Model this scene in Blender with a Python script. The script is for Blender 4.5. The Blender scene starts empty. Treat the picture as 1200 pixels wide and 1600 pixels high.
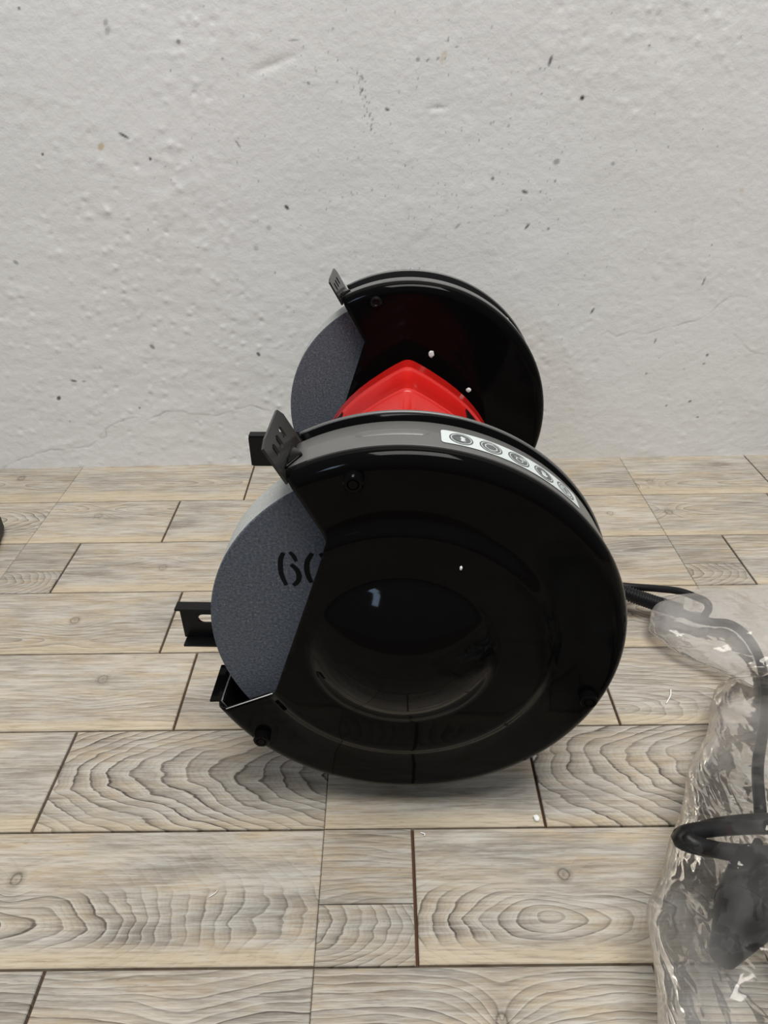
import bpy, bmesh, math, random
import numpy as np
from mathutils import Vector, Matrix, noise
S = bpy.context.scene
COL = S.collection
random.seed(7)
PI = math.pi

# ------------------------------------------------------------------ camera
H = 0.388123                      # lens height above the floor (m)
F_PX = 1099.23                    # focal length in pixels of the 1200 px wide frame
RIGHT = Vector((0.99990541, -0.0029249, -0.01343964))
UP = Vector((0.01290841, 0.53692826, 0.84352914))
FWD = Vector((-0.00474888, 0.84362283, -0.53691523))
cam_d = bpy.data.cameras.new('camera')
cam = bpy.data.objects.new('camera', cam_d); COL.objects.link(cam)
cam_d.sensor_fit = 'HORIZONTAL'; cam_d.sensor_width = 36.0
cam_d.lens = F_PX * 36.0 / 1200.0
cam_d.clip_start = 0.01
m = Matrix((RIGHT, UP, -FWD)).transposed().to_4x4()
m.translation = Vector((0, 0, H))
cam.matrix_world = m
S.camera = cam

# ------------------------------------------------------------------ world, lights, exposure
S.view_settings.view_transform = 'Standard'
S.view_settings.look = 'None'
S.view_settings.exposure = 0.0
S.view_settings.gamma = 1.0
S.view_settings.use_curve_mapping = False
world = bpy.data.worlds.new('room_light'); S.world = world
world.use_nodes = True
bg = world.node_tree.nodes['Background']
bg.inputs[0].default_value = (0.93, 0.97, 1.0, 1)
bg.inputs[1].default_value = 0.16

def area(name, loc, target, size, sizey, power, color):
    l = bpy.data.lights.new(name, 'AREA'); l.shape = 'RECTANGLE'
    l.size = size; l.size_y = sizey; l.energy = power; l.color = color
    o = bpy.data.objects.new(name, l); COL.objects.link(o)
    o.location = loc
    o.rotation_euler = (Vector(target) - Vector(loc)).to_track_quat('-Z', 'Y').to_euler()
    return o
area('ceiling_light', (0.15, -0.15, 2.3), (0.05, 0.4, 0.0), 1.3, 0.9, 60, (1.0, 0.975, 0.935))
area('window_light', (-1.05, -1.75, 1.3), (0.0, 0.3, 0.1), 0.24, 0.42, 6.0, (0.55, 0.74, 1.0))

# ------------------------------------------------------------------ placing helpers
def ray(px, py):
    return RIGHT * ((px - 600) / F_PX) + UP * ((800 - py) / F_PX) + FWD
def on_floor(px, py, z=0.0):
    d = ray(px, py); t = (z - H) / d.z
    return Vector((0, 0, H)) + d * t
WN = Vector((0.01105, -0.99994, 0)); WU = Vector((0.99994, 0.01105, 0)); W0 = Vector((0, 0.7183, 0))
def on_wall(px, py):
    d = ray(px, py); o = Vector((0, 0, H))
    p = o + d * ((W0 - o).dot(WN) / d.dot(WN))
    return (p - W0).dot(WU), p.z
# grinder frame: X to the right, Y along the axle away from the camera, Z up from the floor
GX, GY, GZ, PSI = 0.0065821, 0.2676691, 0.1343668, 0.0424145
GN = Vector((math.sin(PSI), math.cos(PSI), 0)); GR = Vector((math.cos(PSI), -math.sin(PSI), 0))
GC = Vector((GX, GY, GZ))
def on_disc(px, py, dy):
    """a point of the plane across the axle at distance dy -> (x, z) from the axle"""
    d = ray(px, py); o = Vector((0, 0, H)); p0 = GC + GN * dy
    p = o + d * ((p0 - o).dot(GN) / d.dot(GN))
    return (p - GC).dot(GR), p.z - GZ

# ------------------------------------------------------------------ material helpers
class NT:
    def __init__(s, name):
        s.m = bpy.data.materials.new(name); s.m.use_nodes = True
        s.t = s.m.node_tree; s.t.nodes.clear()
        s.out = s.n('ShaderNodeOutputMaterial')
    def n(s, typ, **kw):
        nd = s.t.nodes.new(typ)
        for k, v in kw.items(): setattr(nd, k, v)
        return nd
    def put(s, sock, v):
        if v is None: return
        if isinstance(v, bpy.types.NodeSocket): s.t.links.new(v, sock)
        elif isinstance(v, (tuple, list)) and len(v) == 3 and sock.type == 'RGBA': sock.default_value = (*v, 1)
        else: sock.default_value = v
    def math(s, op, a, b=None, c=None, clamp=False):
        nd = s.n('ShaderNodeMath', operation=op); nd.use_clamp = clamp
        s.put(nd.inputs[0], a); s.put(nd.inputs[1], b); s.put(nd.inputs[2], c)
        return nd.outputs[0]
    def vmul(s, v, k):
        nd = s.n('ShaderNodeVectorMath', operation='MULTIPLY'); s.put(nd.inputs[0], v); s.put(nd.inputs[1], k)
        return nd.outputs[0]
    def vadd(s, v, k):
        nd = s.n('ShaderNodeVectorMath', operation='ADD'); s.put(nd.inputs[0], v); s.put(nd.inputs[1], k)
        return nd.outputs[0]
    def noise(s, v, scale, detail=3, rough=.55, dist=0):
        nd = s.n('ShaderNodeTexNoise'); s.put(nd.inputs['Vector'], v)
        nd.inputs['Scale'].default_value = scale; nd.inputs['Detail'].default_value = detail
        nd.inputs['Roughness'].default_value = rough; nd.inputs['Distortion'].default_value = dist
        return nd.outputs[0]
    def ramp(s, f, stops, interp='LINEAR'):
        nd = s.n('ShaderNodeValToRGB'); cr = nd.color_ramp; cr.interpolation = interp
        rgba = lambda c: (*c, 1) if not isinstance(c, (int, float)) else (c, c, c, 1)
        cr.elements[0].position = stops[0][0]; cr.elements[1].position = stops[-1][0]
        cr.elements[0].color = rgba(stops[0][1]); cr.elements[1].color = rgba(stops[-1][1])
        for p, c in stops[1:-1]: cr.elements.new(p).color = rgba(c)
        s.put(nd.inputs[0], f); return nd.outputs[0]
    def mix(s, f, a, b, mode='MIX'):
        nd = s.n('ShaderNodeMix', data_type='RGBA', blend_type=mode)
        s.put(nd.inputs[0], f); s.put(nd.inputs[6], a); s.put(nd.inputs[7], b)
        return nd.outputs[2]
    def coord(s, w='Object'): return s.n('ShaderNodeTexCoord').outputs[w]
    def bump(s, h, strength, dist):
        nd = s.n('ShaderNodeBump'); s.put(nd.inputs['Height'], h)
        nd.inputs['Strength'].default_value = strength; nd.inputs['Distance'].default_value = dist
        return nd.outputs[0]
    def pbr(s, color, rough=.5, metal=0, spec=.5, normal=None, coat=0, coat_rough=.1):
        b = s.n('ShaderNodeBsdfPrincipled')
        s.put(b.inputs['Base Color'], color); s.put(b.inputs['Roughness'], rough)
        s.put(b.inputs['Metallic'], metal); s.put(b.inputs['Specular IOR Level'], spec)
        s.put(b.inputs['Coat Weight'], coat); s.put(b.inputs['Coat Roughness'], coat_rough)
        if normal is not None: s.put(b.inputs['Normal'], normal)
        s.t.links.new(b.outputs[0], s.out.inputs[0]); return b

def simple(name, color, rough=.5, metal=0, spec=.5, var=.12, scale=60, bump=0, bscale=400, **kw):
    t = NT(name); co = t.coord()
    n = t.noise(co, scale, 3)
    c = t.mix(n, tuple(x * (1 - var) for x in color), tuple(min(1, x * (1 + var)) for x in color))
    nm = t.bump(t.noise(co, bscale, 2), bump, .0003) if bump else None
    t.pbr(c, rough, metal, spec, nm, **kw); return t.m

M = {}
M['gloss'] = simple('black_gloss_enamel', (.0030, .0028, .0028), .07, spec=.07)
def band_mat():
    t = NT('black_enamel_lit_grey'); co = t.coord()
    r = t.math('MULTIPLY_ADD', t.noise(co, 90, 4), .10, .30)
    c = t.mix(t.noise(co, 40, 4), (.085, .085, .081), (.110, .108, .103))  # black enamel lightened to grey: reflected light painted into the colour
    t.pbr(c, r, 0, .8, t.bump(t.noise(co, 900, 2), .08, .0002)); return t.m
M['lit_enamel'] = band_mat()
M['tab'] = simple('black_tab_enamel', (.020, .020, .019), .22, spec=.45)
M['bracket'] = simple('black_bracket_steel', (.005, .005, .0055), .3, spec=.2)
M['edge'] = simple('worn_steel_edge', (.55, .55, .53), .4, .2)
M['rubber'] = simple('black_rubber', (.006, .006, .007), .42, spec=.25, bump=.2)
M['white_print'] = simple('white_sticker_film', (.55, .60, .59), .35, var=.03)
M['grey_print'] = simple('grey_sticker_ink', (.085, .092, .096), .4, var=.05)
M['mark'] = simple('black_ink_and_gap_shade', (.008, .008, .009), .9, spec=.1)
M['chip'] = simple('white_plaster_chip', (.80, .80, .77), .8, var=.05, bump=.4)
M['fluff'] = simple('white_lint', (.78, .77, .74), .9, var=.05)
M['dark_block'] = simple('dark_stained_surface', (.015, .013, .010), .6)
M['dark_plastic'] = simple('black_plastic_fitting', (.005, .005, .006), .5, spec=.2)

def red_mat():
    t = NT('red_gloss_paint'); co = t.coord()
    c = t.mix(t.noise(co, 25, 2), (.47, .008, .006), (.53, .011, .008))
    t.pbr(c, .32, 0, .3, t.bump(t.noise(co, 220, 2), .05, .0004), coat=.3, coat_rough=.07); return t.m
M['red'] = red_mat()

def grit(name, lo, hi, sp):
    t = NT(name); co = t.coord()
    n1 = t.noise(co, 700, 3, .75); n2 = t.noise(co, 30, 3)
    c = t.ramp(n1, [(.30, lo), (.62, hi), (.74, sp)])
    c = t.mix(t.math('MULTIPLY', n2, .5), c, tuple(x * .78 for x in hi), 'MIX')
    t.pbr(c, .9, 0, .25, t.bump(n1, .55, .0008)); return t.m
M['grit_face'] = grit('dark_abrasive_face', (.034, .040, .050), (.142, .156, .182), (.40, .41, .43))
M['grit_rim'] = grit('pale_abrasive_rim', (.34, .35, .34), (.50, .51, .49), (.62, .62, .60))

def wood_mat():
    t = NT('weathered_plank_print')
    co = t.coord()
    def attr(nm):
        nd = t.n('ShaderNodeAttribute', attribute_type='OBJECT', attribute_name=nm)
        s = t.n('ShaderNodeSeparateXYZ'); t.t.links.new(nd.outputs['Vector'], s.inputs[0]); return s.outputs
    a = attr('grain'); b = attr('look'); kn = attr('knot')
    mk = attr('arch')
    cb = t.n('ShaderNodeCombineXYZ'); t.put(cb.inputs[0], t.math('MULTIPLY', b[1], 3.17)); t.put(cb.inputs[1], t.math('MULTIPLY', b[1], 1.31)); t.put(cb.inputs[2], b[1])
    cs = t.vadd(co, cb.outputs[0])
    sp = t.n('ShaderNodeSeparateXYZ'); t.t.links.new(co, sp.inputs[0]); X, Y = sp.outputs[0], sp.outputs[1]
    def st(sx, sy, scale, detail=4, rough=.6): return t.noise(t.vmul(cs, (sx, sy, 1)), scale, detail, rough)
    wob = st(1, 2.8, 8, 2, .45); wob2 = st(1, 3.4, 30, 3, .5)
    # growth rings cut at an angle: a long cathedral arch around (grain.x, grain.y), stretched by grain.z
    dx = t.math('MULTIPLY', t.math('SUBTRACT', X, a[0]), a[2]); dyy = t.math('SUBTRACT', Y, a[1])
    r = t.math('SQRT', t.math('ADD', t.math('ADD', t.math('MULTIPLY', dx, dx), t.math('MULTIPLY', dyy, dyy)), 1e-6))
    r = t.math('ADD', r, t.math('MULTIPLY', t.math('SUBTRACT', wob, .5), .022))
    r = t.math('ADD', r, t.math('MULTIPLY', t.math('SUBTRACT', wob2, .5), .0042))
    # knot field
    kx = t.math('MULTIPLY', t.math('SUBTRACT', X, kn[0]), 1.15); ky = t.math('SUBTRACT', Y, kn[1])
    kd = t.math('SQRT', t.math('ADD', t.math('MULTIPLY', kx, kx), t.math('MULTIPLY', ky, ky)))
    kd = t.math('ADD', kd, t.math('MULTIPLY', t.math('SUBTRACT', wob2, .5), .006))
    kinf = t.math('POWER', 2.718, t.math('MULTIPLY', kd, -55.0))
    r = t.math('ADD', r, t.math('MULTIPLY', kinf, .02))
    ph0 = t.math('MULTIPLY', r, mk[1])
    ph = t.math('FRACT', ph0); idx = t.math('FLOOR', ph0)
    wn = t.n('ShaderNodeTexWhiteNoise', noise_dimensions='1D'); t.put(wn.inputs['W'], idx)
    lv = t.math('MULTIPLY_ADD', wn.outputs[0], .55, .60)
    line = t.math('MULTIPLY', t.ramp(ph, [(0, 0), (.45, .06), (.80, .42), (.90, 1), (.97, .9), (1, 0)]), lv)
    ph2 = t.math('FRACT', t.math('MULTIPLY', ph0, 3.7))
    fine = t.ramp(ph2, [(0, 0), (.6, .25), (.9, 1), (1, 0)])
    patch = t.ramp(st(1, 3, 9, 3), [(.36, 0), (.62, 1)])
    streak = st(1, 15, 19, 4, .65)
    streak2 = st(1, 14, 24, 5, .7)
    # pale limewash, warm tan and grey weathering in long blotches
    base = t.ramp(st(1, 3.0, 11, 5, .62), [(.28, (.225, .195, .155)), (.44, (.375, .34, .28)), (.56, (.435, .35, .24)), (.72, (.47, .435, .37))])
    white = t.ramp(st(1, 5, 18, 4, .65), [(.44, 0), (.70, 1)])
    base = t.mix(t.math('MULTIPLY', white, .62), base, (.52, .50, .455))
    grey = t.ramp(st(1, 6, 8.5, 4, .65), [(.52, 0), (.78, 1)])
    base = t.mix(t.math('MULTIPLY', grey, .70), base, (.150, .142, .132))
    base = t.mix(t.math('MULTIPLY', t.ramp(streak, [(.44, 0), (.64, 1)]), .38), base, (.165, .130, .10))
    base = t.mix(t.math('MULTIPLY', t.ramp(streak2, [(.50, 0), (.62, 1)]), .50), base, (.50, .475, .43))
    # tan sapwood along the near long edge of every board
    sap = t.math('SMOOTH_MIN', 1.0, t.math('MULTIPLY', t.math('SUBTRACT', t.math('MULTIPLY', Y, -1), t.math('MULTIPLY_ADD', wob, .016, .018)), 160.0), .1)
    sap = t.math('MAXIMUM', sap, 0.0)
    base = t.mix(t.math('MULTIPLY', sap, .65), base, (.50, .405, .27))
    md = t.math('DIVIDE', t.math('ABSOLUTE', t.math('ADD', dyy, t.math('MULTIPLY', t.math('SUBTRACT', wob2, .5), .012))), mk[0])
    mask = t.ramp(md, [(.55, 1), (1.0, .12)])
    amt = t.math('MULTIPLY', t.math('MULTIPLY', t.math('MULTIPLY_ADD', patch, .55, .45), b[0]), mask)
    col = t.mix(t.math('MULTIPLY', line, amt), base, (.060, .048, .038))
    inv = t.ramp(ph, [(0, 1), (.35, 0)])
    col = t.mix(t.math('MULTIPLY', inv, t.math('MULTIPLY', amt, .5)), col, (.56, .53, .47))
    col = t.mix(t.math('MULTIPLY', fine, t.math('MULTIPLY', amt, .24)), col, (.10, .085, .07))
    # knot disc
    ring = t.ramp(t.math('MULTIPLY', kd, 60.0), [(0, .7), (.06, .35), (.14, .3), (.20, 1), (.26, .4), (.42, 0)])
    col = t.mix(t.math('MULTIPLY', ring, t.math('MULTIPLY', kn[2], .8)), col, (.060, .046, .034))
    hair = st(1, 20, 40, 3, .7)
    col = t.mix(t.math('MULTIPLY', t.ramp(hair, [(.52, 0), (.64, 1)]), .34), col, (.110, .090, .070))
    col = t.mix(t.math('MULTIPLY', t.ramp(hair, [(.36, 1), (.46, 0)]), .28), col, (.56, .54, .49))
    # pores
    pore = t.ramp(st(1, 7, 160, 2, .6), [(.66, 0), (.74, 1)])
    col = t.mix(t.math('MULTIPLY', pore, .35), col, (.09, .07, .055))
    hs = t.n('ShaderNodeHueSaturation'); t.put(hs.inputs['Color'], col)
    t.put(hs.inputs['Value'], b[2]); hs.inputs['Saturation'].default_value = .96
    hgt = t.math('ADD', t.math('MULTIPLY', line, -1), t.math('MULTIPLY', streak, .6))
    t.pbr(hs.outputs[0], .5, 0, .25, t.bump(hgt, .12, .0006)); return t.m
M['wood'] = wood_mat()
M['joint'] = simple('dark_brown_joint', (.085, .045, .028), .9, spec=.2)

def wall_mat():
    t = NT('white_painted_plaster'); co = t.coord()
    at = t.n('ShaderNodeAttribute', attribute_name='speck'); ck = t.n('ShaderNodeAttribute', attribute_name='crack')
    oc = t.n('ShaderNodeAttribute', attribute_name='ochre')
    c = t.mix(t.noise(co, 5, 4), (.73, .722, .70), (.775, .77, .755))
    c = t.mix(t.math('MULTIPLY', t.ramp(t.noise(co, 26, 5, .7), [(.5, 0), (.8, 1)]), .3), c, (.66, .645, .61))
    c = t.mix(t.math('MULTIPLY', oc.outputs['Fac'], .8), c, (.48, .36, .16))
    c = t.mix(t.math('MULTIPLY', ck.outputs['Fac'], .55), c, (.26, .22, .19))
    c = t.mix(at.outputs['Fac'], c, (.065, .058, .048))
    t.pbr(c, .62, 0, .3, t.bump(t.noise(co, 420, 4, .6), .25, .0012)); return t.m
M['wall'] = wall_mat()

def bag_mat():
    t = NT('clear_polythene_film'); co = t.coord()
    tr = t.n('ShaderNodeBsdfTransparent'); tr.inputs[0].default_value = (.98, .98, .98, 1)
    df = t.n('ShaderNodeBsdfDiffuse'); df.inputs[0].default_value = (.86, .84, .82, 1)
    tl = t.n('ShaderNodeBsdfTranslucent'); tl.inputs[0].default_value = (.86, .84, .82, 1)
    gl = t.n('ShaderNodeBsdfGlossy'); gl.inputs['Roughness'].default_value = .07; gl.inputs[0].default_value = (1, .97, .92, 1)
    n1 = t.math('ABSOLUTE', t.math('SUBTRACT', t.noise(t.vmul(co, (1, .6, 1)), 30, 2, .45, .5), .5))
    n2 = t.math('ABSOLUTE', t.math('SUBTRACT', t.noise(t.vmul(co, (.7, 1, 1)), 95, 1, .4, .5), .5))
    nm = t.bump(t.math('MULTIPLY_ADD', n2, -.25, t.math('MULTIPLY', n1, -1.0)), .45, .010)
    for s_ in (gl, df): t.put(s_.inputs['Normal'], nm)
    hz = t.n('ShaderNodeMixShader'); hz.inputs[0].default_value = .5
    t.t.links.new(df.outputs[0], hz.inputs[1]); t.t.links.new(tl.outputs[0], hz.inputs[2])
    m1 = t.n('ShaderNodeMixShader')
    fo = t.n('ShaderNodeAttribute', attribute_name='layers')
    hazy = t.math('MULTIPLY_ADD', t.ramp(t.noise(co, 20, 4, .6), [(.48, 0), (.66, 1)]), .07, .012)
    t.put(m1.inputs[0], t.math('MULTIPLY_ADD', fo.outputs['Fac'], .44, hazy, clamp=True))
    t.t.links.new(tr.outputs[0], m1.inputs[1]); t.t.links.new(hz.outputs[0], m1.inputs[2])
    fr = t.n('ShaderNodeFresnel'); fr.inputs[0].default_value = 1.5; t.put(fr.inputs['Normal'], nm)
    m2 = t.n('ShaderNodeMixShader'); t.put(m2.inputs[0], t.math('MULTIPLY', fr.outputs[0], .65, clamp=True))
    t.t.links.new(m1.outputs[0], m2.inputs[1]); t.t.links.new(gl.outputs[0], m2.inputs[2])
    t.t.links.new(m2.outputs[0], t.out.inputs[0]); return t.m
M['bag'] = bag_mat()

# ------------------------------------------------------------------ mesh helpers
def obj(name, verts, faces, mat, parent=None, smooth=False, fmats=None):
    me = bpy.data.meshes.new(name); me.from_pydata([tuple(v) for v in verts], [], faces); me.update()
    for mm in (mat if isinstance(mat, (list, tuple)) else [mat]): me.materials.append(mm)
    if smooth: me.polygons.foreach_set('use_smooth', [True] * len(me.polygons))
    if fmats: me.polygons.foreach_set('material_index', fmats)
    o = bpy.data.objects.new(name, me); COL.objects.link(o)
    if parent: o.parent = parent
    return o
def bmobj(name, bm, mat, parent=None, smooth=False):
    me = bpy.data.meshes.new(name); bm.to_mesh(me); bm.free()
    for mm in (mat if isinstance(mat, (list, tuple)) else [mat]): me.materials.append(mm)
    if smooth: me.polygons.foreach_set('use_smooth', [True] * len(me.polygons))
    o = bpy.data.objects.new(name, me); COL.objects.link(o)
    if parent: o.parent = parent
    return o
def sharp(o, deg=35):
    me = o.data; me.polygons.foreach_set('use_smooth', [True] * len(me.polygons))
    me.set_sharp_from_angle(angle=math.radians(deg))
def solid(o, th, off=0):
    md = o.modifiers.new('sheet', 'SOLIDIFY'); md.thickness = th; md.offset = off; return md
def bevel(o, w, seg=2):
    md = o.modifiers.new('edge', 'BEVEL'); md.width = w; md.segments = seg; md.limit_method = 'ANGLE'; md.angle_limit = math.radians(40); return md
def thing(name, label, cat, loc=(0, 0, 0), rotz=0, group=None):
    o = bpy.data.objects.new(name, None); COL.objects.link(o); o.location = loc; o.rotation_euler = (0, 0, rotz)
    o['label'] = label; o['category'] = cat
    if group: o['group'] = group
    return o
def tag(o, label, cat, group=None):
    o['label'] = label; o['category'] = cat
    if group: o['group'] = group
    return o
def smooth_path(pts, n=8):
    P = [Vector(p) for p in pts]; P = [P[0] * 2 - P[1]] + P + [P[-1] * 2 - P[-2]]; out = []
    for i in range(1, len(P) - 2):
        for k in range(n):
            t = k / n; a, b, c, d = P[i - 1], P[i], P[i + 1], P[i + 2]
            out.append(.5 * ((2 * b) + (c - a) * t + (2 * a - 5 * b + 4 * c - d) * t * t + (3 * b - a - 3 * c + d) * t ** 3))
    out.append(P[-2]); return out
def tube_data(path, rad, seg=12, off=0):
    """rad: number or function of the index; flat arrays for one tube with capped ends"""
    vs, fs = [], []; up = Vector((0, 0, 1)); n = len(path)
    for i, p in enumerate(path):
        tg = (path[min(i + 1, n - 1)] - path[max(i - 1, 0)]).normalized()
        s = tg.cross(up); s = s.normalized() if s.length > 1e-4 else Vector((1, 0, 0)); u = s.cross(tg)
        r = rad(i) if callable(rad) else rad
        for k in range(seg):
            a = 2 * PI * k / seg; vs.append(p + s * (math.cos(a) * r) + u * (math.sin(a) * r))
    for i in range(n - 1):
        for k in range(seg):
            k2 = (k + 1) % seg
            fs.append((off + i * seg + k, off + i * seg + k2, off + (i + 1) * seg + k2, off + (i + 1) * seg + k))
    fs.append(tuple(off + k for k in range(seg))[::-1]); fs.append(tuple(off + (n - 1) * seg + k for k in range(seg)))
    return vs, fs
def box_bm(bm, x0, x1, y0, y1, z0, z1):
    v = [bm.verts.new(p) for p in ((x0, y0, z0), (x1, y0, z0), (x1, y1, z0), (x0, y1, z0), (x0, y0, z1), (x1, y0, z1), (x1, y1, z1), (x0, y1, z1))]
    for f in ((3, 2, 1, 0), (4, 5, 6, 7), (0, 1, 5, 4), (1, 2, 6, 5), (2, 3, 7, 6), (3, 0, 4, 7)): bm.faces.new([v[i] for i in f])
def lathe_y(profile, seg, cx, cz):
    """profile of (radius, y) turned about the Y axis through (cx, cz)"""
    vs, fs = [], []
    for r, y in profile:
        for k in range(seg):
            a = 2 * PI * k / seg; vs.append((cx + r * math.cos(a), y, cz + r * math.sin(a)))
    for i in range(len(profile) - 1):
        for k in range(seg):
            k2 = (k + 1) % seg; fs.append((i * seg + k, i * seg + k2, (i + 1) * seg + k2, (i + 1) * seg + k))
    return vs, fs

# ================================================================== FLOOR
PITCH = 0.07655; Y0 = 0.178366
floor_bm = bmesh.new(); box_bm(floor_bm, -1.5, 1.5, -1.3, 0.735, -.05, -.0032)
floor = bmobj('floor', floor_bm, M['joint']); floor['kind'] = 'structure'
def plank(x0, x1, y0, y1, gx0, gx1, grain, look, knot, arch=1.0, freq=260, gy=.00065, dz=0.0):
    """one board with eased top edges; its own grain settings ride on the object"""
    ax, bx, ay, by = x0 + gx0, x1 - gx1, y0 + gy, y1 - gy
    cx, cy = (ax + bx) / 2, (ay + by) / 2; hx, hy = (bx - ax) / 2, (by - ay) / 2; e = .0005; h = .0033
    v = [(-hx, -hy, -h), (hx, -hy, -h), (hx, hy, -h), (-hx, hy, -h),
         (-hx, -hy, -e), (hx, -hy, -e), (hx, hy, -e), (-hx, hy, -e),
         (-hx + e, -hy + e, 0), (hx - e, -hy + e, 0), (hx - e, hy - e, 0), (-hx + e, hy - e, 0)]
    f = [(8, 9, 10, 11)] + [(i, (i + 1) % 4, 4 + (i + 1) % 4, 4 + i) for i in range(4)] + [(4 + i, 4 + (i + 1) % 4, 8 + (i + 1) % 4, 8 + i) for i in range(4)]
    o = obj('plank', v, f, M['wood'], floor); o.location = (cx, cy, dz)
    o['arch'] = [float(arch), float(freq), 0.0]
    o['grain'] = [float(grain[0] - cx), float(grain[1] - cy), float(grain[2])]
    o['look'] = [float(v_) for v_ in look]; o['knot'] = [float(knot[0] - cx), float(knot[1] - cy), float(knot[2])]
    return o
# dark joints of each row within one repeat of the boards (period 0.3105 m), and the fine panel seams
PER = 0.3105; SEAM = -0.0405
rows = {-5: [.05], -4: [-.12], -3: [-.2], -2: [.03], -1: [-.178], 0: [.0125], 1: [-.2175], 2: [-.1508], 3: [-.1808], 4: [-.298], 5: [-.2197], 6: [-.1525]}
for k, dark in rows.items():
    ya = Y0 + k * PITCH; yb = ya + PITCH
    if k == 6: yb = .7290
    js = [(SEAM + i * PER, .00015) for i in range(-3, 4)]
    js += [(d + i * PER, .0009) for d in dark for i in range(-4, 5)]
    if k == 6:
        js = [j for j in js if not (.2 < j[0] < 1 and j[1] > .0005)] + [(.4143, .0007)]
    js = sorted(j for j in js if -1.2 < j[0] < 1.2)
    js = [(-1.3, 0)] + js + [(1.3, 0)]
    for (xa, ga), (xb, gb) in zip(js, js[1:]):
        rnd = random.Random(int((xa + 3) * 977) + k * 131)
        seed = rnd.uniform(0, 40); mid = (xa + xb) / 2; yc = (ya + yb) / 2
        freq = 260
        long_ = xb - xa > .1
        tint = rnd.uniform(.95, 1.06)
        grain = (mid + rnd.uniform(-.1, .1), ya + rnd.uniform(.01, .06), rnd.uniform(.03, .09)); amp = rnd.uniform(.4, .75)
        knot = (mid + rnd.uniform(-.4, .4) * (xb - xa), yc + rnd.uniform(-.02, .02), rnd.choice([0, .6, .9]))
        if k == 1 and long_ and (xb - xa) > .17:          # bold cathedral arches opening to the right
            grain = (xb + .10, ya + .040, .27); amp = 1.0; freq = 330; knot = (9, 9, 0)
        elif k == 1: amp = .2
        elif k == 0 and (xb - xa) > .15:                  # nested eyes along the middle of the board
            grain = (.0870 + round((mid - .14) / PER) * PER, .2035, .42); amp = 1.0; freq = 380
            knot = (grain[0] + .010, .2255, 1.0)
        elif k == -1:                                     # long bold straight grain
            grain = (mid + .03, ya - .02, .16); amp = 1.0; freq = 250; knot = (mid + (.02 if xb - xa > .15 else .01), yc - .004, .9)
            if abs(xa + .0405) < .01: knot = (.052, .154, 1.0)
        elif k == 3: knot = (-.262 if mid < -.2 else mid, .448, .9)
        elif k == 2 and xa > .1: grain = (.165, .346, .30); amp = .55; knot = (9, 9, 0)
        elif k >= 4: amp *= .85
        if k == 5 and xb < -.3 : amp = .8; grain = (xb - .09, .60, .35)
        arch = 1.0
        if k == 0 and xb - xa > .15: arch = .017
        elif k >= 2 and not (k == 2 and xa > .1): arch = rnd.uniform(.012, .03)
        sp = None
        if k == 0 and xb - xa < .06: sp = .2102
        if k == 4 and xb - xa < .06: sp = .5160
        if sp:
            plank(xa, xb, ya, sp, ga, gb, (xa - .01, sp - .012, .5), (.8, seed, tint * .95), (9, 9, 0), 1.0, 300, .0003)
            plank(xa, xb, sp, yb, ga, gb, (mid, yb - .2, .03), (.6, seed + 5, tint * .93), (9, 9, 0), 1.0, 300, .0003)
        else:
            plank(xa, xb, ya, yb, ga, gb, grain, (amp, seed, tint), knot, arch)

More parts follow.
